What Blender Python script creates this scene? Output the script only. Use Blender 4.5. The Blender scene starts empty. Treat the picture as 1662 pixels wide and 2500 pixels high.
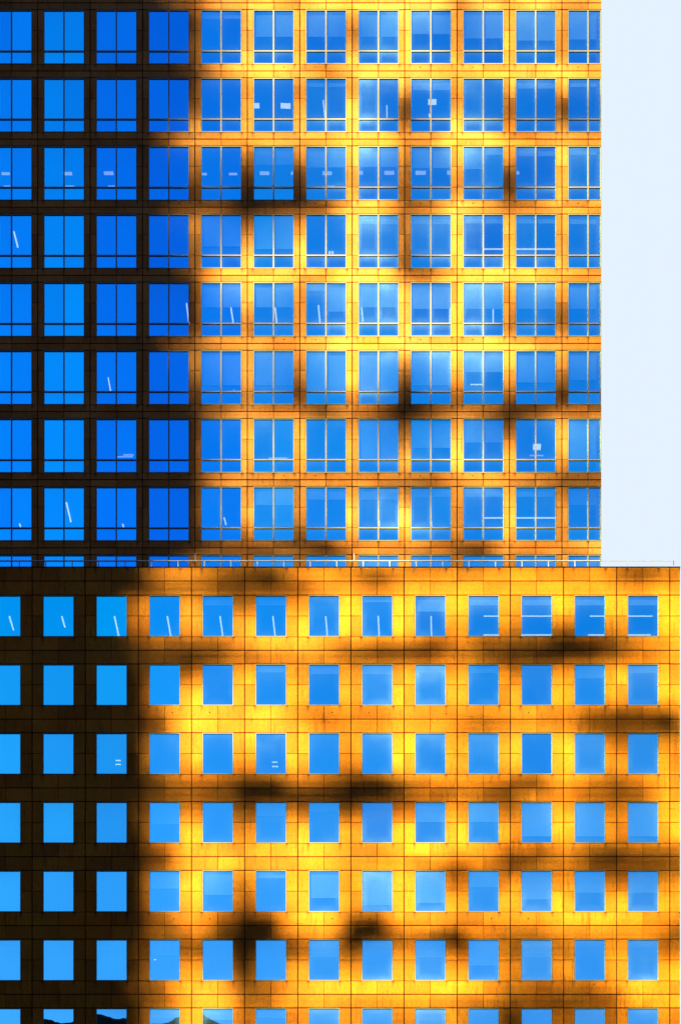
import bpy, math, random
import numpy as np
random.seed(7)
rng = np.random.default_rng(11)
C = bpy.context.scene.collection
sc = bpy.context.scene

# ------------------------------------------------------------------ camera
PX = 0.025                       # metres on the tower face per source pixel
D = 130.0                        # street viewpoint to tower face
CZ = 1.7
cam_d = bpy.data.cameras.new("camera")
cam = bpy.data.objects.new("camera", cam_d)
C.objects.link(cam)
cam.location = (0, -D, CZ)
cam.rotation_euler = (math.radians(90), 0, 0)
cam_d.sensor_fit = 'HORIZONTAL'
cam_d.sensor_width = 36
cam_d.lens = 36 * D / (1662 * PX)
cam_d.shift_x = (831 - 1050) / 1662
cam_d.shift_y = (5000 - 1250) / 1662
cam_d.clip_start = 0.5
cam_d.clip_end = 9000
sc.camera = cam

# ------------------------------------------------------------------ light
AZ, EL = math.radians(32), math.radians(32)
sc.view_settings.view_transform = 'Standard'
sc.view_settings.look = 'None'
sc.view_settings.exposure = 2.25
sc.view_settings.gamma = 1.0
sc.cycles.transparent_max_bounces = 12
sc.cycles.max_bounces = 6

W = bpy.data.worlds.new("World")
sc.world = W
W.use_nodes = True
nt = W.node_tree
nt.nodes.clear()
wo = nt.nodes.new('ShaderNodeOutputWorld')
bg = nt.nodes.new('ShaderNodeBackground')
sky = nt.nodes.new('ShaderNodeTexSky')
sky.sky_type = 'NISHITA'
sky.sun_disc = False
sky.sun_elevation = EL
sky.sun_rotation = math.radians(180) + AZ
sky.air_density = 1.0
sky.dust_density = 0.3
sky.ozone_density = 2.0
tc = nt.nodes.new('ShaderNodeTexCoord')
sep = nt.nodes.new('ShaderNodeSeparateXYZ')
nt.links.new(tc.outputs['Generated'], sep.inputs[0])
mr = nt.nodes.new('ShaderNodeMapRange')      # pale overcast bank on the far side of the towers
mr.interpolation_type = 'SMOOTHSTEP'
mr.inputs['From Min'].default_value = 0.05
mr.inputs['From Max'].default_value = 0.5
nt.links.new(sep.outputs['Y'], mr.inputs['Value'])
mx = nt.nodes.new('ShaderNodeMix')
mx.data_type = 'RGBA'
nt.links.new(mr.outputs[0], mx.inputs[0])
deep = nt.nodes.new('ShaderNodeMix')          # clear, deep blue evening sky
deep.data_type = 'RGBA'; deep.blend_type = 'MULTIPLY'
deep.inputs[0].default_value = 1.0
deep.inputs[7].default_value = (0.22, 0.46, 1.0, 1)
nt.links.new(sky.outputs[0], deep.inputs[6])
nt.links.new(deep.outputs[2], mx.inputs[6])
STR = 0.055
mx.inputs[7].default_value = (0.165 / STR, 0.187 / STR, 0.2095 / STR, 1)
nt.links.new(mx.outputs[2], bg.inputs['Color'])
bg.inputs['Strength'].default_value = STR
nt.links.new(bg.outputs[0], wo.inputs[0])

sun_d = bpy.data.lights.new("sun", 'SUN')
sun_d.energy = 5.0
sun_d.angle = math.radians(0.36)
sun_d.color = (1.0, 0.86, 0.50)
sun = bpy.data.objects.new("sun", sun_d)
C.objects.link(sun)
from mathutils import Vector
SD = Vector((-math.sin(AZ) * math.cos(EL), -math.cos(AZ) * math.cos(EL), math.sin(EL)))
sun.rotation_euler = SD.to_track_quat('Z', 'Y').to_euler()
sun.location = (-60, -90, 200)

# ------------------------------------------------------------------ helpers
KB = 1.0138                       # the lower block stands in front of the tower
YB = -(D - D / KB)
def tX(u): return (u - 1050) * PX
def tZ(v): return CZ + (5000 - v) * PX
def bX(u): return (u - 1050) * PX / KB
def bZ(v): return CZ + (5000 - v) * PX / KB

def tag(o, label=None, cat=None, group=None, kind=None):
    if label: o['label'] = label
    if cat: o['category'] = cat
    if group: o['group'] = group
    if kind: o['kind'] = kind
    return o

def empty(name, loc):
    o = bpy.data.objects.new(name, None)
    C.objects.link(o)
    o.location = loc
    return o

class MB:
    def __init__(s):
        s.v, s.f, s.t = [], [], []
    def box(s, x0, x1, y0, y1, z0, z1, tone=0.5):
        n = len(s.v)
        s.v += [(x0, y0, z0), (x1, y0, z0), (x1, y0, z1), (x0, y0, z1),
                (x0, y1, z0), (x1, y1, z0), (x1, y1, z1), (x0, y1, z1)]
        s.f += [(n, n+1, n+2, n+3), (n+5, n+4, n+7, n+6), (n+4, n, n+3, n+7),
                (n+1, n+5, n+6, n+2), (n+3, n+2, n+6, n+7), (n+4, n+5, n+1, n)]
        s.t += [tone] * 6
    def quad(s, a, b, c, d, tone=0.5):
        n = len(s.v)
        s.v += [a, b, c, d]
        s.f.append((n, n+1, n+2, n+3))
        s.t.append(tone)
    def disc(s, cx, cz, y0, y1, r, k=8):
        n = len(s.v)
        for y in (y0, y1):
            for i in range(k):
                a = 2 * math.pi * i / k
                s.v.append((cx + r * math.cos(a), y, cz + r * math.sin(a)))
        s.f.append(tuple(range(n, n + k)))
        s.t.append(0.5)
        for i in range(k):
            j = (i + 1) % k
            s.f.append((n + i, n + k + i, n + k + j, n + j))
            s.t.append(0.5)
    def tube(s, p, q, r, k=6):
        p, q = Vector(p), Vector(q)
        d = (q - p).normalized()
        a = d.orthogonal().normalized()
        b = d.cross(a)
        n = len(s.v)
        for c in (p, q):
            for i in range(k):
                t = 2 * math.pi * i / k
                w = c + a * (r * math.cos(t)) + b * (r * math.sin(t))
                s.v.append(tuple(w))
        for i in range(k):
            j = (i + 1) % k
            s.f.append((n + i, n + j, n + k + j, n + k + i))
            s.t.append(0.5)
        s.f += [tuple(range(n + k - 1, n - 1, -1)), tuple(range(n + k, n + 2 * k))]
        s.t += [0.5, 0.5]
    def build(s, name, mat, parent=None, origin=(0, 0, 0), tones=False):
        me = bpy.data.meshes.new(name)
        ox, oy, oz = origin
        me.from_pydata([(x - ox, y - oy, z - oz) for x, y, z in s.v], [], s.f)
        if tones:
            at = me.attributes.new('tone', 'FLOAT', 'FACE')
            at.data.foreach_set('value', s.t)
        me.materials.append(mat)
        me.update()
        o = bpy.data.objects.new(name, me)
        C.objects.link(o)
        o.location = origin
        if parent:
            o.parent = parent
            o.location = Vector(origin) - parent.location
        return o

class NG:
    """small node-expression helper"""
    def __init__(s, name):
        s.m = bpy.data.materials.new(name)
        s.m.use_nodes = True
        s.t = s.m.node_tree
        s.t.nodes.clear()
        s.out = s.t.nodes.new('ShaderNodeOutputMaterial')
    def n(s, typ, **kw):
        x = s.t.nodes.new(typ)
        for k, v in kw.items(): setattr(x, k, v)
        return x
    def L(s, a, b): s.t.links.new(a, b)
    def inp(s, sock, v):
        if isinstance(v, (int, float)): sock.default_value = v
        elif isinstance(v, tuple): sock.default_value = v if len(v) == 4 or len(sock.default_value) == 3 else (*v, 1)
        else: s.L(v, sock)
    def math(s, op, a, b=0.0, c=0.0):
        x = s.n('ShaderNodeMath', operation=op)
        for i, v in enumerate((a, b, c)): s.inp(x.inputs[i], v)
        return x.outputs[0]
    def noise(s, vec, scale, detail=3, rough=0.5, dist=0.0):
        x = s.n('ShaderNodeTexNoise')
        s.L(vec, x.inputs['Vector'])
        x.inputs['Scale'].default_value = scale
        x.inputs['Detail'].default_value = detail
        x.inputs['Roughness'].default_value = rough
        x.inputs['Distortion'].default_value = dist
        return x.outputs['Fac']
    def mapr(s, v, a, b, c, d, smooth=False):
        x = s.n('ShaderNodeMapRange')
        if smooth: x.interpolation_type = 'SMOOTHSTEP'
        for i, k in enumerate((v, a, b, c, d)): s.inp(x.inputs[i], k)
        return x.outputs[0]
    def mixc(s, f, a, b, blend='MIX'):
        x = s.n('ShaderNodeMix', data_type='RGBA', blend_type=blend)
        s.inp(x.inputs[0], f); s.inp(x.inputs[6], a); s.inp(x.inputs[7], b)
        return x.outputs[2]
    def stretch(s, vec, sx, sy, sz):
        x = s.n('ShaderNodeMapping')
        s.L(vec, x.inputs[0])
        x.inputs['Scale'].default_value = (sx, sy, sz)
        return x.outputs[0]

def simple(name, col, rough=0.6, metal=0.0, spec=0.3, var=0.1, scale=3.0):
    g = NG(name)
    tcn = g.n('ShaderNodeTexCoord').outputs['Object']
    f = g.mapr(g.noise(tcn, scale, 4), 0.3, 0.7, 1 - var, 1 + var)
    cc = g.n('ShaderNodeCombineColor')
    for i in range(3): g.inp(cc.inputs[i], g.math('MULTIPLY', f, col[i]))
    b = g.n('ShaderNodeBsdfPrincipled')
    g.L(cc.outputs[0], b.inputs['Base Color'])
    b.inputs['Roughness'].default_value = rough
    b.inputs['Metallic'].default_value = metal
    b.inputs['Specular IOR Level'].default_value = spec
    g.L(b.outputs[0], g.out.inputs[0])
    return g.m

def stone_mat(name, x0, bay, z0, storey, corners, drop, colours):
    """polished tan granite slabs: slab-to-slab tone, speckle, rust drips below the window corners"""
    g = NG(name)
    co = g.n('ShaderNodeTexCoord').outputs['Object']
    at = g.n('ShaderNodeAttribute', attribute_name='tone', attribute_type='GEOMETRY').outputs['Fac']
    sx = g.n('ShaderNodeSeparateXYZ'); g.L(co, sx.inputs[0])
    X, Z = sx.outputs['X'], sx.outputs['Z']
    # cloudy mineral tone + slab tone
    cloud = g.mapr(g.noise(co, 0.55, 5, 0.6), 0.3, 0.7, 0.84, 1.14)
    fine = g.mapr(g.noise(co, 8.0, 5, 0.8), 0.34, 0.66, 0.80, 1.17)
    pits = g.mapr(g.noise(co, 17.0, 3, 0.8), 0.60, 0.68, 1.0, 0.45)
    pm = g.mapr(g.noise(co, 0.8, 3, 0.6), 0.42, 0.6, 0.0, 1.0)
    pits = g.math('ADD', g.math('MULTIPLY', g.math('SUBTRACT', pits, 1.0), pm), 1.0)
    slab = g.mapr(at, 0, 1, 0.76, 1.22)
    val = g.math('MULTIPLY', g.math('MULTIPLY', cloud, fine), g.math('MULTIPLY', slab, pits))
    # drips
    mz = g.math('FLOORED_MODULO', g.math('SUBTRACT', z0, Z), storey)      # distance below window foot
    below = g.mapr(mz, 0.0, drop, 1.0, 0.0)
    near = g.mapr(mz, 0.05, 0.16, 1.0, 0.0)
    mxx = g.math('FLOORED_MODULO', g.math('SUBTRACT', X, x0), bay)
    drip = 0.0
    wob = g.math('MULTIPLY', g.math('SUBTRACT', g.noise(g.stretch(co, 1, 1, 3), 2.0, 2), 0.5), 0.16)
    inside = g.math('LESS_THAN', mz, drop)
    for c in corners:
        dx = g.math('ABSOLUTE', g.math('ADD', g.math('SUBTRACT', mxx, c), wob))
        wide = g.mapr(dx, 0.0, 0.13, 0.85, 0.0)
        d1 = g.math('MULTIPLY', wide, below)
        dx2 = g.math('ABSOLUTE', g.math('SUBTRACT', mxx, c))
        d2 = g.math('MULTIPLY', g.mapr(dx2, 0.03, 0.13, 1.0, 0.0), near)
        d = g.math('MAXIMUM', d1, d2)
        drip = g.math('MAXIMUM', drip, d)
    drip = g.math('MULTIPLY', g.math('MULTIPLY', drip, inside),
                  g.mapr(g.noise(co, 0.7, 2), 0.35, 0.60, 0.45, 1.0))
    # streaky soot
    streak = g.mapr(g.noise(g.stretch(co, 3.5, 1, 0.35), 2.0, 4, 0.6), 0.54, 0.72, 0.0, 0.55)
    streak = g.math('MULTIPLY', streak, g.mapr(g.noise(co, 0.33, 2), 0.42, 0.55, 0.0, 1.0))
    # occasional scratches
    sc1 = g.n('ShaderNodeMapping'); g.L(co, sc1.inputs[0])
    sc1.inputs['Rotation'].default_value = (0, 0.9, 0)
    sc1.inputs['Scale'].default_value = (1, 1, 9)
    scr = g.mapr(g.noise(sc1.outputs[0], 1.1, 3, 0.6, 0.5), 0.69, 0.73, 0.0, 0.6)
    dirt = g.math('MINIMUM', g.math('ADD', g.math('MAXIMUM', drip, scr), streak), 0.9)
    base = g.mixc(g.mapr(g.noise(co, 0.4, 3), 0.35, 0.65, 0.0, 1.0), *colours)
    cc = g.n('ShaderNodeCombineColor')
    for i in range(3): g.inp(cc.inputs[i], val)
    col = g.mixc(1.0, base, cc.outputs[0], 'MULTIPLY')
    col = g.mixc(dirt, col, (0.10, 0.03, 0.006))
    b = g.n('ShaderNodeBsdfPrincipled')
    g.L(col, b.inputs['Base Color'])
    b.inputs['Roughness'].default_value = 0.55
    b.inputs['Specular IOR Level'].default_value = 0.06
    bump = g.n('ShaderNodeBump')
    bump.inputs['Strength'].default_value = 0.12
    bump.inputs['Distance'].default_value = 0.02
    g.L(g.noise(co, 9.0, 4, 0.75), bump.inputs['Height'])
    g.L(bump.outputs[0], b.inputs['Normal'])
    g.L(b.outputs[0], g.out.inputs[0])
    return g.m


# glass: blue mirror coating, a film of dust boosted to add sunlit paleness, and a view into the room behind
def glass_mat():
    g = NG("blue_reflective_glass")
    co = g.n('ShaderNodeTexCoord').outputs['Object']
    oi = g.n('ShaderNodeObjectInfo')
    geo = g.n('ShaderNodeNewGeometry')
    gl = g.n('ShaderNodeBsdfGlossy')
    gl.inputs['Roughness'].default_value = 0.0
    g.L(oi.outputs['Color'], gl.inputs['Color'])
    bump = g.n('ShaderNodeBump')
    bump.inputs['Strength'].default_value = 0.012
    bump.inputs['Distance'].default_value = 0.03
    g.L(g.noise(geo.outputs['Position'], 0.9, 2), bump.inputs['Height'])
    g.L(bump.outputs[0], gl.inputs['Normal'])
    tr = g.n('ShaderNodeBsdfTransparent')
    tr.inputs['Color'].default_value = (0.55, 0.8, 1.0, 1)
    m1 = g.n('ShaderNodeMixShader')
    m1.inputs[0].default_value = 0.28
    g.L(gl.outputs[0], m1.inputs[1]); g.L(tr.outputs[0], m1.inputs[2])
    df = g.n('ShaderNodeBsdfDiffuse')
    df.inputs['Color'].default_value = (0.26, 0.58, 0.88, 1)
    # dust gathers in cloudy patches and towards the frames (pane-local coordinates, -1..1)
    uv = g.n('ShaderNodeAttribute', attribute_name='edge', attribute_type='GEOMETRY').outputs['Vector']
    s = g.n('ShaderNodeSeparateXYZ'); g.L(uv, s.inputs[0])
    ex = g.math('ABSOLUTE', g.math('MULTIPLY_ADD', s.outputs['X'], 2.0, -1.0))
    ez = g.math('ABSOLUTE', g.math('MULTIPLY_ADD', s.outputs['Y'], 2.0, -1.0))
    e = g.mapr(g.math('MAXIMUM', ex, ez), 0.55, 1.0, 0.0, 0.10, True)
    top = g.mapr(s.outputs['Y'], 0.35, 1.0, 0.0, 0.12, True)
    cl = g.mapr(g.noise(geo.outputs['Position'], 0.28, 3, 0.5), 0.36, 0.68, 0.15, 1.15, True)
    gr = g.mapr(g.noise(geo.outputs['Position'], 14.0, 3, 0.8), 0.3, 0.7, 0.7, 1.3)
    dust = g.math('MULTIPLY', g.math('MULTIPLY', g.math('MULTIPLY_ADD', g.math('ADD', e, top), 0.45, 0.02), gr),
                  g.math('ADD', cl, 0.15))
    dust = g.math('MULTIPLY', dust, oi.outputs['Alpha'])  # Alpha thickens the film in brighter columns, imitating stronger light
    m2 = g.n('ShaderNodeMixShader')
    g.L(dust, m2.inputs[0])
    g.L(m1.outputs[0], m2.inputs[1]); g.L(df.outputs[0], m2.inputs[2])
    g.L(m2.outputs[0], g.out.inputs[0])
    return g.m

def lamp_mat(st):
    g = NG("lit_fluorescent_tube")
    e = g.n('ShaderNodeEmission')
    e.inputs['Color'].default_value = (1.0, 0.78, 0.66, 1)
    e.inputs['Strength'].default_value = st
    g.L(e.outputs[0], g.out.inputs[0])
    g.m.cycles.emission_sampling = 'NONE'
    return g.m

M_frame = simple("pale_aluminium", (0.27, 0.235, 0.11), 0.45, 0.0, 0.4, 0.06)
M_dark = simple("joint_shadow_gap", (0.03, 0.013, 0.006), 0.9, 0, 0.05)
M_room = simple("dim_office_interior", (0.02, 0.022, 0.028), 0.9, 0, 0.05)
M_blind = simple("off_white_blind", (0.55, 0.55, 0.58), 0.9, 0, 0.05, 0.04)
M_rail = simple("white_painted_steel", (0.62, 0.62, 0.58), 0.4, 0, 0.4, 0.05)
M_black = simple("black_metal", (0.02, 0.02, 0.02), 0.5)
M_conc = simple("dark_concrete", (0.014, 0.013, 0.013), 0.9, 0, 0.1, 0.25, 0.3)
M_sun_mask = simple("bronze_sun_mask", (0.05, 0.04, 0.03), 0.7, 0, 0.2)  # for the added sun mask
M_hole = simple("dark_drain_hole", (0.02, 0.01, 0.005), 0.9, 0, 0)
M_ground = simple("asphalt_ground", (0.010, 0.010, 0.012), 0.9, 0, 0.1, 0.2, 0.1)
M_hill = simple("dark_wooded_slope", (0.006, 0.006, 0.007), 1.0, 0, 0.0, 0.4, 0.02)
M_glass = glass_mat()
M_lamp = lamp_mat(0.60)
M_lamp_dim = lamp_mat(0.27)

# ------------------------------------------------------------------ ground and hills
g = MB()
g.quad((-4000, -4000, 0), (4000, -4000, 0), (4000, 4000, 0), (-4000, 4000, 0))
tag(g.build('ground', M_ground), kind='structure')

ridge = [(-900, 2620), (-300, 2560), (40, 2512), (90, 2492), (108, 2489), (125, 2492), (160, 2495), (181, 2494),
         (200, 2480), (215, 2469), (237, 2475), (255, 2483), (285, 2490), (309, 2487), (335, 2492),
         (366, 2500), (400, 2497), (420, 2490), (439, 2484), (470, 2462), (494, 2473), (510, 2485),
         (530, 2495), (545, 2500), (600, 2530), (900, 2600), (1400, 2650), (2200, 2900)]
K = 1 + 1000 / (D / KB)
rx = np.array([bX(u) * K for u, v in ridge]); rz = np.array([CZ + (bZ(v) - CZ) * K for u, v in ridge])
xs = np.linspace(rx[0], rx[-1], 420)
zs = np.interp(xs, rx, rz)
zs = zs - 1.2 + np.convolve(rng.normal(0, 0.5, len(xs)), [.3, .5, .3], 'same')
g = MB()
for i in range(len(xs) - 1):
    a, b = (xs[i], zs[i]), (xs[i+1], zs[i+1])
    for k, (yn, kk) in enumerate(((-1000, 1.0), (-860, .45))):
        yn2, kk2 = ((-860, .45), (-700, 0))[k]
        g.quad((a[0], yn2, a[1]*kk2), (b[0], yn2, b[1]*kk2), (b[0], yn, b[1]*kk), (a[0], yn, a[1]*kk))
    g.quad((b[0], -1500, 0), (a[0], -1500, 0), (a[0], -1000, a[1]), (b[0], -1000, b[1]))
tag(g.build('hills', M_hill), kind='structure')

# ------------------------------------------------------------------ how much sun reaches each part of the two faces
LV = [0, .06, .13, .19, .28, .39, .56, .74, .96, 1.25]
def lev(a): return np.interp(np.array(a, float), range(10), LV)

def rows_tower():
    J = [92 + 127.93 * k for k in range(3, 11)]
    cols = [412] + [c for j in J for c in (j, j + 64)]
    S = [
     "1 2 6 7 8 7 8 8 9 9 8 5 8 7 8 6 6",
     ".4 1 5 8 9 7 5 8 9 9 9 7 8 8 8 8 7",
     "1.7 5 6 6 6 6 7 9 9 5 5 9 8 6 6 6 6",
     ".7 1 1 .3 .6 1 1.5 7 8 3 4 8 6 4 4.5 6 5.5",
     ".3 1.5 7.5 8 8 7 6 9 9 4 3.5 8 8 8 8 7 5.5",
     "1 2 5 6 5 6 7 9 9 9 9 9 9 8 6 6 6",
     ".2 .7 2.5 5 4 4 1.5 4 2 .2 1 3.5 2.5 1 1.2 3 3",
     ".3 .8 4 5 5 4.5 5 5 4 3.5 2.5 5 7 5 4 2 2",
     "0 .6 1.5 1.5 2 1.5 .6 4 6 5 4 2.5 1.2 5 5 5 6"]
    P = [
     ["1 6 7 5 8 5 7 6", "1 6 7 4 8 5 7 6", "1.5 7 7 6 9 6 7 6"],
     ["1 6 5 6 6 6 6 6", "1.5 6 5 8 1.5 5 3 1.5", "3.5 6 6 9 2.5 8 4 3.5"],
     ["4 3 4 8 4 8 5 7", "2 1 1 7 3 6 1 7", "1 .5 .7 6 2.5 5 .7 7"],
     ["4 2 5 8 3.5 8 6 7", "2.5 5 7 8 3 9 6 6", "2 7 8 9 2.5 8 7 6"],
     ["1 8 5 9 8 8 6 6", "1 6 4 8 8 8 5 3.5", "1 4 4.5 8 8 8 4 3"],
     ["3.5 6 5 9 5 8 8 5", "1.5 6 2.5 9 1.5 7 6 2.5", "1 3.5 1.2 5 .5 2.5 2.5 1"],
     [".5 6 6 5 1.5 6 1.5 7", ".5 7 7 7 3.5 8 5 7", ".8 6 6 6 6 8 7 5"],
     [".5 6 5 6 4 5 6 3", ".7 7 4.5 8 8 4.5 7 5", ".7 4 2 6 8 4 7 4.5"],
     ["2 3 3 4.5 6 3 4 4.5", "2 3 3 4.5 6 3 4 4.5", "2 3 3 4.5 6 3 4 4.5"]]
    vs, rows = [], []
    sp = [lev(s.split()) for s in S]
    for r in range(9):
        v0 = 5 + 166.5 * r
        vs.append(v0); rows.append(sp[r])
        nxt = sp[min(r + 1, 8)]
        for q, (dv, w) in enumerate(((40, .25), (83, .5), (125, .75))):
            pl = lev(P[r][q].split())
            row = np.zeros(17)
            row[1::2] = pl
            for i in range(0, 17, 2):
                l = row[i-1] if i else 0.0
                rr = row[i+1] if i < 16 else row[15]
                if i == 0: row[i] = 0.25 * rr
                else: row[i] = .35 * (l + rr) + .3 * ((1 - w) * sp[r][i] + w * nxt[i])
            vs.append(v0 + dv); rows.append(row)
    cols = [300, 352] + cols + [1475, 1700]
    rows = [np.concatenate(([0, 0], r, [r[-1], r[-1]])) for r in rows]
    return np.array(cols, float), np.array(vs, float), np.array(rows)

def rows_block():
    cols = [272,338,402,467,532,597,662,727,791,856,921,986,1051,1116,1181,1246,1310,1375,1440,1505,1570,1635,1660]
    F0, ST = 1453.0, 168.15
    sp = {
     -2: ".2 .8 4.5 5 2.5 1.3 1.2 4.5 5.5 4 3 4.5 4.5 5 5 6 6.5 6.5 6 4 1.8 4 4.5",
     -1: ".2 .5 2 2.2 1.5 1.5 1.2 2 5.5 6 4.5 6 6.5 6.5 7 7 6.5 6.5 6.5 6 5.5 6.5 7"}
    U = [
     ".2 .9 2.5 3 3.5 6.5 7 7.5 6.5 5 3.5 4 2.5 4.5 2.6 2 1.6 .5 1.2 2.8 5 6 6",
     "0 .3 4 8 8 8.5 8 5.5 4.5 5 5.5 7.5 6.5 6 5 5.5 5.5 6 3 2 2 2.5 4",
     "0 .5 2 3.5 3 1.3 1.3 4.5 3 1.2 .7 3.5 5.5 5.5 4.5 3 3 6.5 5 3 5 6.5 6",
     "0 .5 2.5 7 7.5 6 6.5 8.5 8 6 6 8.5 8 7.5 6 3.5 3 5.5 3 1.5 3 3.5 3.5",
     "0 .4 3 6.5 3.5 .8 1.5 7 8.5 3 1.8 7.5 8.5 6 5.5 5.5 6.5 7 7 7 7 6 5",
     ".1 1.3 3.5 7 7.5 2.5 3.5 6.5 8 8 8 8.5 8.5 8 7 3.5 2.5 3.5 2.5 5 8 7 6.5"]
    Lo = [
     ".1 .8 1.2 1 1.5 3.5 5 5.5 5 3 2.5 2.5 2 3.5 2.2 1.2 1 .8 1.3 2.3 4.5 6 6",
     "0 .3 2.5 8 9 9 8.5 7 5 5.5 5.5 7 7 5 3.5 5 5.5 5 2 1.5 1.7 .8 2.5",
     "0 .6 1.5 2 1.5 .8 .8 1.2 1 .7 .8 2 3 3.5 2.5 2 4.5 5.5 3 1.8 3 6 6",
     "0 .4 2 6.5 8 6 7.5 8 8 6 6 6 4.5 2.5 4.5 1.8 3 4 1.5 1.2 1.3 2 3",
     "0 .5 2.5 4.5 1.3 .5 1 5 6 .8 .8 4.5 3 1.5 4.5 4 3.5 5.5 5 5 5 3.5 2.5",
     ".1 .8 2.5 7 8 3 3.5 6.5 7 6.5 6 6.5 6 5.5 4 1.8 2 1.2 2 3.5 6 6.5 6.5"]
    # pillars J2..J12
    P = [
     ["3.5 6 3.5 5.5 8 8 8 7.5 7.5 7 7.5", "3 6.5 7 8 9 9 6 5 3 5 8"],
     [".7 3 6.5 6 6 7.5 7 4 5 7 7", ".4 7.5 8.5 6.5 7 8 8 6 7 7 7.5"],
     [".8 8 8 9 5.5 9 6 7.5 8 3.5 4.5", ".8 7 5 7.5 4 8.5 7 7.5 8.5 6 6.5"],
     [".9 4 2 3.5 2 4.5 6.5 4 7.5 3.5 7", ".8 7.5 4.5 7.5 6.5 8.5 8 6 8 5 7.5"],
     [".5 7.5 3.5 8 6 8.5 3.5 4.5 5 3.5 4", ".4 8 3 8.5 6.5 9 5.5 7 7.5 7 7"],
     [".8 1.2 .5 2 1.5 4 1.8 3 3.5 5 4", ".9 6 .5 6 5 7.5 6.5 4.5 5 7 7"],
     [".9 7 4 5 6 5 5 .7 2 3.5 5.5", ".9 7 4 5 6 5 5 .7 2 3.5 5.5"]]
    vs = [1402, 1436]
    rows = [lev(sp[-2].split()), lev(sp[-1].split())]
    for r in range(7):
        up = rows[-1]
        dn = lev(U[r].split()) if r < 6 else lev(Lo[5].split())
        for q, (dv, w) in enumerate(((27, .25), (76, .75))):
            pl = lev(P[r][q].split())
            row = np.zeros(23)
            row[1::2] = pl
            row[22] = pl[-1]
            for i in range(0, 22, 2):
                l = row[i-1] if i else 0
                rr = row[i+1]
                row[i] = (.35 * (l + rr) + .3 * ((1 - w) * up[i] + w * dn[i])) if i else 0.0
            vs.append(F0 + ST * r + dv); rows.append(row)
        if r < 6:
            vs.append(F0 + ST * r + 118); rows.append(lev(U[r].split()))
            vs.append(F0 + ST * r + 152); rows.append(lev(Lo[r].split()))
    cols = [240] + cols + [1700]
    rows = [np.concatenate(([0], r, [r[-1]])) for r in rows]
    return np.array(cols, float), np.array(vs, float), np.array(rows)

def bil(tab, u, v):
    cs, vs, R = tab
    u = np.clip(u, cs[0], cs[-1]); v = np.clip(v, vs[0], vs[-1])
    i = np.clip(np.searchsorted(cs, u) - 1, 0, len(cs) - 2)
    j = np.clip(np.searchsorted(vs, v) - 1, 0, len(vs) - 2)
    a = (u - cs[i]) / (cs[i+1] - cs[i]); b = (v - vs[j]) / (vs[j+1] - vs[j])
    return (R[j, i]*(1-a)*(1-b) + R[j, i+1]*a*(1-b) + R[j+1, i]*(1-a)*b + R[j+1, i+1]*a*b)

TT, TB = rows_tower(), rows_block()

# ------------------------------------------------------------------ unseen masses added behind the viewpoint to shade the faces
YS = -110.0
ox = -YS * math.tan(AZ); oz = -YS * math.tan(EL) / math.cos(AZ)
obx = (-YS + YB) * math.tan(AZ); obz = (-YS + YB) * math.tan(EL) / math.cos(AZ)
blocker = empty('added_shade_mass', (-175, YS + 15, 0))  # added to carry the sun mask and block sky light
tag(blocker, 'added unseen mass with pierced screen that patterns the sunlight, behind the viewpoint', 'tower')
CW = 0.4
sx0, sx1 = tX(240) - ox, tX(1720) - ox
sz0, sz1 = bZ(2600) + obz, tZ(-80) + oz
ncx, ncz = int((sx1 - sx0) / CW), int((sz1 - sz0) / CW)
xc = sx0 + (np.arange(ncx) + .5) * CW
zc = sz0 + (np.arange(ncz) + .5) * CW
XX, ZZ = np.meshgrid(xc, zc)
ut = (XX + ox) / PX + 1050; vt = 5000 - (ZZ - oz - CZ) / PX
ub = (XX + obx) * KB / PX + 1050; vb = 5000 - (ZZ - obz - CZ) * KB / PX
LT, LB = bil(TT, ut, vt), bil(TB, ub, vb)
LIGHT = np.where(vb >= 1388, LB, LT)
def blur(a, s):
    k = np.exp(-0.5 * (np.arange(-6, 7) / s) ** 2); k /= k.sum()
    p = np.pad(a, 6, 'edge')
    p = np.apply_along_axis(lambda r: np.convolve(r, k, 'valid'), 1, p)
    return np.apply_along_axis(lambda r: np.convolve(r, k, 'valid'), 0, p)
LIGHT = np.clip(LIGHT, 0, 1.15)
LIGHT = LIGHT + 0.45 * (LIGHT - blur(LIGHT, 2.2))      # the sun's disc softens edges again
LIGHT = LIGHT * (1 + rng.normal(0, .03, LIGHT.shape))
scr = MB()  # added mask: slat heights follow the light table to pattern the faces
for j in range(ncz):
    for i in range(ncx):
        f = 1 - float(LIGHT[j, i])
        if f < 0.02: continue
        h = min(f, 1.0) * CW / 2 - (0.0 if f < 0.97 else -0.002)
        scr.box(xc[i] - CW/2, xc[i] + CW/2, YS, YS + .012, zc[j] - h, zc[j] + h)
scr.build('sun_mask_screen', M_sun_mask, blocker)
g = MB()
g.box(-270, sx0 + 0.01, YS, YS + 24, 0, 235)
g.box(sx0 + 0.02, sx1, YS - 12, YS + .02, 0, sz0)
g.build('blocker_body', M_conc, blocker)
blocker2 = empty('added_shade_mass', (110, YS, 0))  # added to keep sky light off the faces
tag(blocker2, 'added unseen concrete slab that blocks sky light, behind the viewpoint on the right', 'tower')
g = MB(); g.box(34, 230, YS - 20, YS + 84, 0, 260)
g.build('blocker_body', M_conc, blocker2)
g = MB()
for k in range(28):
    g.box(33.6, 33.99, YS - 20, YS + 84, 8 + k * 8, 9.2 + k * 8)
g.build('blocker_ledge', M_conc, blocker2)

blocker4 = empty('added_shade_mass', (-240, -215, 0))  # added to shade the street and cut its bounce light
tag(blocker4, 'added unseen broad mass that shades the ground, far behind the viewpoint', 'building')
g = MB(); g.box(-400, -98, -290, -140, 0, 150)
g.build('blocker_body', M_conc, blocker4)

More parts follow.
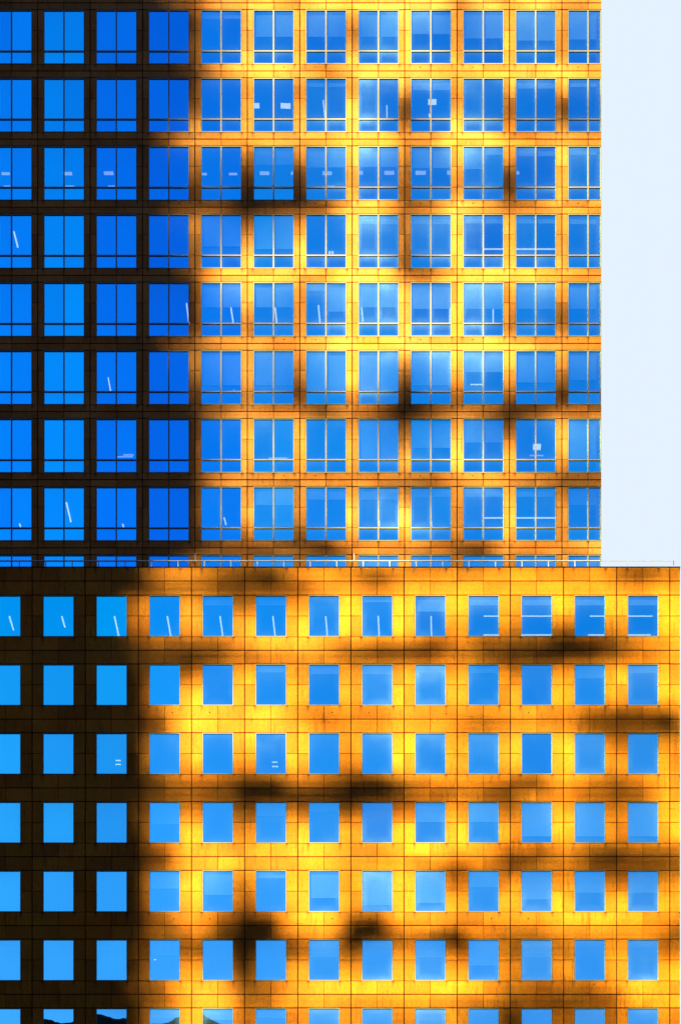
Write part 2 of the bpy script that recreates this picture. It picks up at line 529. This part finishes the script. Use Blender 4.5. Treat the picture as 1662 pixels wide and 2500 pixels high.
blocker5 = empty('added_shade_mass', (150, -330, 0))  # added on the right to narrow the open sky
tag(blocker5, 'added unseen very tall mass that blocks sky light, far behind the viewpoint on the right', 'tower')
g = MB(); g.box(54, 300, -360, -300, 0, 400)
g.build('blocker_body', M_conc, blocker5)
blocker6 = empty('added_shade_mass', (-300, -530, 0))  # added on the left to cover the low sky
tag(blocker6, 'added unseen tall mass that blocks low sky light, farthest behind the viewpoint on the left', 'tower')
g = MB(); g.box(-480, -156, -560, -500, 0, 390)
g.build('blocker_body', M_conc, blocker6)
blocker3 = empty('added_shade_mass', (-120, -50, 0))  # added close by to cut ambient light from the side
tag(blocker3, 'added unseen slab that blocks side sky light, left of the viewpoint', 'tower')
g = MB(); g.box(-220, -58, -62, -10, 0, 260)
g.build('blocker_body', M_conc, blocker3)
g = MB()
for k in range(28):
    g.box(-57.99, -57.6, -62, -10, 8 + k * 8, 9.2 + k * 8)
g.build('blocker_ledge', M_conc, blocker3)

# ------------------------------------------------------------------ the two facades
BAY, STO = 127.93, 166.5
tower = empty('office_tower', (tX(700), 8, 0))
tag(tower, 'taller orange granite office tower with mullioned windows, rising behind the lower block', 'office building')
block = empty('office_block', (bX(850), YB + 0.9, 0))
tag(block, 'lower orange granite office block with plain single windows and flat parapet', 'office building')

def jit(a): return a * (0.75 + 0.5 * random.random())

def slab(mb, X, Z, u0, u1, v0, v1, y, jl, jr, jt, jb, dep=0.045, tone=None):
    """one stone slab; j* = width of the joint on each side in metres (half is taken here)"""
    t = random.random() if tone is None else tone
    mb.box(X(u0) + jl/2, X(u1) - jr/2, y, y + dep, Z(v1) + jb/2, Z(v0) - jt/2, t)

JV, JH, JT = 0.066, 0.060, 0.036        # main vertical joints, main horizontal joints, thin joints

# ---- tower
M_st_t = stone_mat("tower_granite", tX(92), BAY * PX, tZ(22.1 + 133.6), STO * PX,
                   (0.33, 1.60, 2.88), 0.42, ((0.54, 0.178, 0.018, 1), (0.55, 0.230, 0.042, 1)))
wall = MB(); back = MB()
TL, TR = -180.0, 1467.4
rows_t = range(-3, 9)
Js = [92 + BAY * k for k in range(-2, 11)]
for r in rows_t:
    F = 22.1 + STO * r
    for k, J in enumerate(Js):
        last = J > 1360
        Jn = TR if last else J + BAY
        wl, wr = J + 13.9, (1463.5 if last else J + 114.6)
        # spandrel: two rows of two slabs
        for v0, v1 in () if r == 8 else ((F + 133.6, F + 149.9), (F + 149.9, F + STO)):
            jt = JT if v0 < F + 140 else JH
            jb = JH
            jm = jit(0.034)
            slab(wall, tX, tZ, J, J + 63.9, v0, v1, 0, JV * .8, jm, jt, jb)
            slab(wall, tX, tZ, J + 63.9, Jn, v0, v1, 0, jm, 0 if last else JV * .8, jt, jb)
        # pillar slabs right of the joint J and left of the next joint
        tv = [F, F + 50.6, F + 100.8, F + 133.6]
        for a in range(3):
            jt, jb = (JH if a == 0 else JT * .8), JT * .8
            slab(wall, tX, tZ, J, wl, tv[a], tv[a+1], 0, JV, 0.016, jt, jb)
            if not last:
                slab(wall, tX, tZ, wr, Jn, tv[a], tv[a+1], 0, 0.016, JV, jt, jb)
        # backing behind joints
        back.box(tX(J), tX(wl), .046, .10, tZ(F + 133.6), tZ(F))
        if not last: back.box(tX(wr), tX(Jn) - .0, .046, .10, tZ(F + 133.6), tZ(F))
        if r < 8: back.box(tX(J), tX(Jn), .046, .10, tZ(F + STO), tZ(F + 133.6))
wall.build('wall', M_st_t, tower, tones=True)
# right return wall, the rooms and the core behind
ZR = bZ(1453) + .32                         # roof deck of the lower block
g = MB()
g.box(tX(TR) - 0.30, tX(TR) - .002, 0.10, 22, ZR, tZ(-480))
g.build('side_wall', M_st_t, tower)
back.build('joint_backing', M_dark, tower)
g = MB(); g.box(tX(TL), tX(TR) - .31, 6.5, 6.8, ZR, tZ(-480))
for r in range(-3, 9):
    F = 22.1 + STO * r
    g.box(tX(TL), tX(TR) - .31, 0.22, 6.48, tZ(F) + .02, tZ(F) + 0.45)
g.build('interior', M_room, tower)
g = MB(); g.box(tX(TL), tX(TR) - .5, 6.82, 22, 0, tZ(-480) - .1)
g.build('core', M_conc, tower)

# ---- block
BB, BS = 129.7, 168.15
M_st_b = stone_mat("block_granite", bX(78.3), BB * PX / KB, bZ(1453 + 102.2), BS * PX / KB,
                   (0.62, 2.53), 0.5, ((0.54, 0.162, 0.004, 1), (0.55, 0.203, 0.009, 1)))
wall = MB(); back = MB()
BR = 1659.5
Jb = [78.3 + BB * k for k in range(-3, 13)]
PT = 1385.7
for k, J in enumerate(Jb):
    last = J > 1620
    Jn = BR if last else J + BB
    for v0, v1 in ((PT, 1418.6), (1418.6, 1453.0)):
        jt = 0.0 if v0 == PT else JH
        jm = jit(0.030)
        if last:
            slab(wall, bX, bZ, J, Jn, v0, v1, YB, JV, 0, jt, JH)
        else:
            slab(wall, bX, bZ, J, J + 64, v0, v1, YB, JV, jm, jt, JH)
            slab(wall, bX, bZ, J + 64, Jn, v0, v1, YB, jm, JV, jt, JH)
    back.box(bX(J), bX(Jn) - .001, YB + .046, YB + .3, bZ(1453), bZ(PT) - .02)
    for r in range(0, 9):
        F = 1453 + BS * r
        wl, wr = J + 26, J + 102.6
        for v0, v1 in ((F + 102.2, F + 135), (F + 135, F + BS)):
            jt = JT if v0 < F + 110 else JH
            jm = jit(0.030)
            if last:
                slab(wall, bX, bZ, J, Jn, v0, v1, YB, JV, 0, jt, JH)
            else:
                slab(wall, bX, bZ, J, J + 64, v0, v1, YB, JV * .9, jm, jt, JH)
                slab(wall, bX, bZ, J + 64, Jn, v0, v1, YB, jm, JV * .9, jt, JH)
        for v0, v1 in ((F, F + 51), (F + 51, F + 102.2)):
            jt = JH if v0 == F else JT
            if last:
                slab(wall, bX, bZ, J, Jn, v0, v1, YB, JV, 0, jt, JT)
            else:
                slab(wall, bX, bZ, J, wl, v0, v1, YB, JV, 0.018, jt, JT)
                slab(wall, bX, bZ, wr, Jn, v0, v1, YB, 0.018, JV, jt, JT)
        if last:
            back.box(bX(J), bX(Jn) - .001, YB + .046, YB + .3, bZ(F + BS), bZ(F))
        else:
            back.box(bX(J), bX(wl), YB + .046, YB + .10, bZ(F + 102.2), bZ(F))
            back.box(bX(wr), bX(Jn), YB + .046, YB + .10, bZ(F + 102.2), bZ(F))
            back.box(bX(J), bX(Jn), YB + .046, YB + .10, bZ(F + BS), bZ(F + 102.2))
wall.build('wall', M_st_b, block, tones=True)
back.build('joint_backing', M_dark, block)
g = MB()
g.box(bX(-310), bX(BR) + .02, YB - .02, YB + .42, bZ(PT) + .002, bZ(PT) + .05)
g.build('coping', M_dark, block)
g = MB()
g.box(bX(-310), bX(BR) - .31, 6.3, 6.5, 0, bZ(1453))
for r in range(0, 9):
    F = 1453 + BS * r
    g.box(bX(-310), bX(BR) - .31, YB + .12, 6.28, bZ(F) + .02, bZ(F) + .3)
g.build('interior', M_room, block)
g = MB()
g.box(bX(BR) - .30, bX(BR) - .002, YB + .31, 14, 0, bZ(PT) - .01)
g.build('side_wall', M_st_b, block)

# ------------------------------------------------------------------ windows
TW = {}   # window-tint tables
def window(parent, X, Z, u0, u1, v0, v1, y, bars, transom, tint, blinds, dust_glare=1.0, name='window'):
    """frame with bars; panes and blinds hang under it. bars: list of u positions of mullions"""
    fw, mw = (0.052 if transom else 0.040), 0.080
    x0, x1, z0, z1 = X(u0) + .008, X(u1) - .008, Z(v1) + .010, Z(v0) - .012
    mb = MB()
    yf, yb = y - .006, y + .075
    mb.box(x0, x0 + fw, yf, yb, z0, z1); mb.box(x1 - fw, x1, yf, yb, z0, z1)
    mb.box(x0 + fw, x1 - fw, yf, yb, z0, z0 + fw); mb.box(x0 + fw, x1 - fw, yf, yb, z1 - fw, z1)
    xs = [x0 + fw] + [X(b) for b in bars] + [x1 - fw]
    for b in bars:
        mb.box(X(b) - mw/2, X(b) + mw/2, yf + .002, yb, z0 + fw, z1 - fw)
    cells = []
    for i in range(len(xs) - 1):
        a = xs[i] + (mw/2 if i else 0); c = xs[i+1] - (mw/2 if i < len(xs) - 2 else 0)
        if transom is not None:
            zt = Z(transom)
            mb.box(a, c, yf + .004, yb, zt - .036, zt + .036)
            cells += [(a, c, zt + .036, z1 - fw, i), (a, c, z0 + fw, zt - .036, i)]
        else:
            cells.append((a, c, z0 + fw, z1 - fw, i))
    org = ((x0 + x1) / 2, y, z0)
    fr = mb.build(name, M_frame, parent, org)
    for (a, c, zl, zh, i) in cells:
        me = bpy.data.meshes.new('pane')
        yy = y + .045
        tl = random.gauss(0, .0012)          # each pane sits a touch out of true
        P = [(a - .01, yy - .006, zl - .01), (c + .01, yy - .006, zl - .01), (c + .01, yy - .006, zh + .01), (a - .01, yy - .006, zh + .01),
             (a - .01, yy + .006, zl - .01), (c + .01, yy + .006, zl - .01), (c + .01, yy + .006, zh + .01), (a - .01, yy + .006, zh + .01)]
        oc = ((a + c) / 2, yy, (zl + zh) / 2)
        me.from_pydata([(p[0] - oc[0], p[1] - oc[1], p[2] - oc[2]) for p in P], [], [(0, 1, 2, 3)])
        at = me.attributes.new('edge', 'FLOAT_VECTOR', 'POINT')
        vals = []
        for p in P: vals += [(p[0] - a) / (c - a), (p[2] - zl) / (zh - zl), 0]
        at.data.foreach_set('vector', vals)
        me.materials.append(M_glass)
        o = bpy.data.objects.new('pane', me); C.objects.link(o)
        o.parent = fr
        o.location = Vector(oc) - Vector(org)
        j = 1 + random.gauss(0, .05)
        o.color = (tint[0], min(1, tint[1] * j), min(1, tint[2] * (1 + (j - 1) * .4)), dust_glare * random.uniform(.35, 1.15))
    for (i, frac) in blinds:
        if i >= len(xs) - 1: continue
        zb = z1 - (z1 - z0) * frac
        b = MB()
        n = max(1, int((z1 - zb) / .12))
        for q in range(n):
            b.box(xs[i] + .03, xs[i+1] - .03, y + .16, y + .175, zb + q * (z1 - zb) / n + .004, zb + (q + 1) * (z1 - zb) / n)
        o = b.build('blind', M_blind, None, ((xs[i] + xs[i+1]) / 2, y + .165, zb))
        o.parent = fr; o.location = Vector(o.location) - Vector(org)
    return fr

BT = {0: {3: .12, 4: .45, 5: .45, 6: .45, 7: .4, 8: .48, 9: .52, 10: .5, 11: .45},
      1: {5: .12, 7: .18, 9: .15, 10: .12, 11: .1},
      2: {4: .3, 5: .35, 6: .34, 7: .36, 8: (0, .38), 9: .14, 10: .12},
      3: {2: .0, 3: .55, 4: .6, 6: .14, 7: .14, 8: .13, 9: .13, 10: .14},
      4: {2: .0, 3: .42, 4: .42, 5: (1, .5), 6: .42, 7: .45, 8: .45, 9: .45, 10: .45},
      5: {3: .6, 4: .6, 5: .7, 6: .8, 7: .6, 8: .36, 9: .55, 10: .5},
      6: {6: .7, 7: .5, 8: .4, 10: .7},
      7: {4: .3, 5: .2, 6: .2, 7: .15, 8: .15, 9: .15, 10: .3},
      8: {1: .5, 4: .6, 5: .6, 6: .6, 7: .6, 8: .6, 9: .5, 10: .5}}
COLT = {-2: (.01, .67, .93), -1: (.01, .67, .93), 0: (.01, .79, .93), 1: (.01, .56, .9), 2: (.01, .45, .82), 3: (.01, .68, .9)}
extra = []
for r in range(0, 9):
    F = 22.1 + STO * r
    for k in range(-1, 11):
        J = 92 + BAY * k
        u1 = 1467.0 if k == 10 else J + 114.6
        t = COLT.get(k, (.05, .79 + .04 * math.sin(k * 2.3 + r * 1.7) + .015 * r, .88))
        bl = BT[r].get(k)
        bl = [] if not bl else ([(0, bl), (1, bl)] if not isinstance(bl, tuple) else [(bl[0], bl[1]), (1 - bl[0], .12)])
        w = window(tower, tX, tZ, J + 13.9, u1, F, F + 133.6, 0, [J + 63.9], F + 101, t, bl,
                   {3: .7, 4: .8, 5: 1.1, 6: 2.2, 7: 1.6, 8: 1.5, 9: 1.1, 10: 1.2}.get(k, .8) * (1.2 if 2 <= r <= 5 else .8))  # extra film in the middle columns paints in brighter, sunlit glass
BBL = {0: {6: .12, 7: .35, 8: .2, 9: .2, 10: .2, 11: .2, 3: .2, 4: .2},
       1: {4: .16, 5: .2, 6: .2, 7: .16, 8: .17, 10: .3, 11: .17},
       2: {}, 3: {2: .5, 4: .3, 5: .2, 7: .45, 8: .45, 9: .8, 10: .8, 11: .8},
       4: {2: .4, 3: .55, 4: .15, 5: .63, 6: .8, 7: .75, 8: .36, 9: .66, 10: .5, 11: .5},
       5: {2: .35, 5: .4, 7: .4, 8: .6, 9: .4}, 6: {2: .2, 3: .25, 4: .2}}
for r in range(0, 7):
    F = 1453 + BS * r
    for k in range(-1, 12):
        J = 78.3 + BB * k
        t = (.01 + .055 * r, .84 + .03 * r + .02 * (k % 3), .86 - .005 * r) if k > 1 else (.0 + .05 * r, .90 + .015 * r, .80)
        bl = BBL[r].get(k)
        window(block, bX, bZ, J + 26, J + 102.6, F, F + 102.2, YB, [], None, t, [(0, bl)] if bl else [],
               {5: 1.1, 6: 1.9, 7: 2.0, 8: 1.2, 9: 1.3, 10: 1.2, 11: 1.3}.get(k, .8) * (.8 + .12 * r))  # film raised by column, adding sunlit paleness to the glass

# windows just outside the picture: one mesh per building
def spare(parent, X, Z, rects, y):
    fm, pm = MB(), MB()
    for (u0, u1, v0, v1) in rects:
        x0, x1, z0, z1 = X(u0) + .008, X(u1) - .008, Z(v1) + .01, Z(v0) - .012
        fm.box(x0, x0 + .055, y, y + .07, z0, z1); fm.box(x1 - .055, x1, y, y + .07, z0, z1)
        fm.box(x0 + .055, x1 - .055, y, y + .07, z0, z0 + .055); fm.box(x0 + .055, x1 - .055, y, y + .07, z1 - .055, z1)
        pm.quad((x0 + .05, y + .04, z0 + .05), (x1 - .05, y + .04, z0 + .05), (x1 - .05, y + .04, z1 - .05), (x0 + .05, y + .04, z1 - .05))
    f = fm.build('window', M_frame, parent); f['kind'] = 'stuff'
    p = pm.build('pane', M_glass, None); p.parent = f; p.color = (.12, .62, 1, 1); p['kind'] = 'stuff'
spare(tower, tX, tZ, [(92 + BAY*k + 13.9, 92 + BAY*k + 114.6, 22.1 + STO*r, 22.1 + STO*r + 133.6)
                      for r in range(-3, 9) for k in range(-2, 11) if r < 0 or k < -1], 0)
spare(block, bX, bZ, [(78.3 + BB*k + 26, 78.3 + BB*k + 102.6, 1453 + BS*r, 1453 + BS*r + 102.2)
                      for r in range(0, 9) for k in range(-3, 12) if r > 6 or k < -1], YB)

# ------------------------------------------------------------------ lit ceiling lamps seen through the glass
def on_ceiling(u, v, X, Z, y, F):
    """the point of the ceiling of storey F that the street viewpoint sees through (u, v) of the glass"""
    px, pz = X(u), Z(v)
    zc = Z(F) - .02
    t = (zc - CZ) / (pz - CZ)
    return Vector((px * t, -D + (y + D) * t, zc))
def lamp(parent, X, Z, y, F, u1, v1, u2, v2, wpx=4.0, dim=False):
    a = on_ceiling(u1, v1, X, Z, y, F); b = on_ceiling(u2, v2, X, Z, y, F)
    d = (b - a); d.z = 0
    if d.length < .02: return
    horiz = abs(d.x) > abs(d.y)
    w = wpx * PX * (1.15 if horiz else .85)
    n = Vector((-d.y, d.x, 0)).normalized() * w / 2
    m = MB()
    z0, z1 = a.z - .05, a.z
    q = [a - n, b - n, b + n, a + n]
    lo = [(p.x, p.y, z0) for p in q]; hi = [(p.x, p.y, z1) for p in q]
    k = len(m.v); m.v += lo + hi
    m.f += [(0, 3, 2, 1), (4, 5, 6, 7), (0, 1, 5, 4), (1, 2, 6, 5), (2, 3, 7, 6), (3, 0, 4, 7)]; m.t += [.5] * 6
    m.build('ceiling_lamp', M_lamp_dim if dim else M_lamp, parent, ((a.x + b.x) / 2, (a.y + b.y) / 2, z1))
def rl(r): return 22.1 + STO * r
for (r, u1, v1, u2, v2, w) in [
    (1, 619, 256, 633, 256, 11), (1, 685, 256, 709, 257, 11), (1, 789, 243, 793, 284, 3), (1, 944, 256, 944.5, 285, 3),
    (1, 1045, 247, 1065, 247, 12), (1, 1046, 280, 1052, 280, 7),
    (2, 4, 422, 24, 422, 5), (2, 154, 422, 176, 422, 6), (2, 254, 421, 277, 421, 7), (2, 491, 423, 505, 423, 4), (2, 559, 423, 579, 423, 4),
    (2, 634, 421, 657, 421, 7), (2, 710, 421, 717, 421, 5), (2, 787, 421, 810, 421, 7), (2, 876, 420, 886, 420, 7), (2, 938, 420, 962, 420, 8),
    (2, 1014, 420, 1039, 420, 8), (2, 1091, 420, 1100, 420, 8), (2, 1260, 420, 1267, 420, 6),
    (2, 9, 453, 25, 453, 1.5), (2, 160, 453, 181, 453, 1.5), (2, 264, 453, 281, 453, 1.5), (2, 798, 453, 817, 453, 1.5),
    (3, 34, 564, 43.5, 602, 4), (3, 802, 615, 807, 615, 6), (3, 809, 615, 814, 615, 6), (3, 1181, 606.5, 1228, 606.5, 1.8), (3, 1258, 606.5, 1357, 606.5, 1.8),
    (4, 455.5, 739.6, 461.5, 790, 4), (4, 563, 746, 569.3, 786, 4), (4, 670.5, 742, 675.5, 786, 4), (4, 777, 744, 781, 786, 4),
    (4, 882, 740, 885.5, 783, 4), (4, 1097.5, 747, 1097.5, 786, 4), (4, 1203.5, 754, 1203.5, 786, 4),
    (5, 264, 921, 270, 953, 3), (5, 571, 951, 572, 954, 2), (5, 1148, 937.5, 1178, 937.5, 1.5),
    (6, 301, 1109.5, 326, 1109.5, 1.6), (6, 287, 1114, 324, 1114, 1.2), (6, 655, 1117.5, 702, 1117.5, 2), (6, 912, 1115.5, 958, 1115.5, 2.2),
    (6, 1301, 1090, 1320, 1090, 15), (6, 1293, 1111, 1326, 1111, 1.6),
    (7, 162, 1226, 173, 1273, 4.2), (7, 48, 1278, 50.5, 1286, 3.5), (7, 299.5, 1279, 302, 1286, 3.5), (7, 547, 1263, 551.5, 1280, 3.5),
    (7, 925.5, 1270, 926.5, 1284, 3.5), (7, 1053, 1272, 1054, 1284, 3),
    (7, 1181, 1263.5, 1228, 1263.5, 1.9), (7, 1258, 1263.5, 1357, 1263.5, 1.9)]:
    lamp(tower, tX, tZ, 0, rl(r), u1, v1, u2, v2, w, r == 2 or (r == 6 and w < 10))
for (r, u1, v1, u2, v2, w) in [
    (0, 23, 1504.5, 33, 1538, 3.6), (0, 151, 1504.5, 158.5, 1531, 3.6), (0, 279.5, 1504.5, 290, 1553, 3.8), (0, 408.5, 1504.5, 417, 1553, 3.8),
    (0, 537, 1504.5, 543.8, 1553, 3.8), (0, 666, 1504.5, 671.5, 1553, 3.8), (0, 795, 1504.5, 799, 1553, 3.8),
    (0, 923, 1504, 925.5, 1553, 3.8), (0, 1052, 1504, 1053, 1553, 3.8),
    (0, 1181, 1503.5, 1350, 1503.5, 1.2), (0, 1439, 1503.5, 1593, 1503.5, 1.2),
    (0, 1180, 1549.5, 1350, 1549.5, 1.6), (0, 1435, 1549.5, 1588, 1549.5, 1.6),
    (2, 282, 1856.5, 295, 1856.5, 1.2), (2, 282, 1866, 295, 1866, 1.4), (2, 664, 1860.5, 677, 1860.5, 1.2), (2, 664, 1871, 679, 1871, 1.4),
    (5, 376, 2343, 381, 2343, 1.6)]:
    lamp(block, bX, bZ, YB, 1453 + BS * r, u1, v1, u2, v2, w)

# ------------------------------------------------------------------ drain holes in the spandrels
def holes(parent, X, Z, y, pts):
    for u, v in pts:
        m = MB(); m.disc(X(u), Z(v), y - .004, y + .03, .042)
        m.build('drain_hole', M_hole, parent, (X(u), y, Z(v)))
holes(tower, tX, tZ, 0, [(u, 162.5 + 333 * q) for q in range(4) for u in (438, 693, 770, 1026, 1154, 1411) if not (q == 0 and u == 438)])
holes(block, bX, bZ, YB, [(421, 1740), (512, 1740), (811, 1740), (901, 1741), (1089, 1743), (1290, 1740),
                         (424, 2244), (512, 2244), (811, 2244), (902, 2245), (1199, 2244), (1289, 2244), (1451, 2404)])

# ------------------------------------------------------------------ roof railing on the lower block
ry = YB + .10
dzr = .10 * (bZ(1370) - CZ) / (D + YB)      # set back from the face of the parapet
rail = empty('roof_railing', (bX(700), ry, bZ(PT)))
tag(rail, 'thin white steel railing running along the parapet of the lower block', 'railing')
zr = bZ(1369.8) + dzr
m = MB(); m.box(bX(-320), bX(1466), ry - .03, ry + .03, zr - .026, zr + .026); m.tube((bX(1466), ry, zr), (bX(1644), ry, zr), .012, 6)
m.build('top_rail', M_rail, rail, (bX(700), ry, zr))
u = 46.5 - 64.6 * 5
while u < 1650:
    m = MB(); hw = .03 if u < 1466 else .012; m.box(bX(u) - hw, bX(u) + hw, ry - .03, ry + .03, bZ(1392), zr - .036)
    m.build('post', M_rail, rail, (bX(u), ry, bZ(1392)))
    u += 64.6
for u, v0, v1, mt in ((476, 1352, 1369, M_rail), (864, 1352, 1369, M_rail), (1644.5, 1369, 1379, M_black)):
    m = MB(); m.tube((bX(u), ry, bZ(v1) + dzr), (bX(u), ry, bZ(v0) + dzr), .022, 6)
    m.build('lightning_rod', mt, rail, (bX(u), ry, bZ(v1) + dzr))
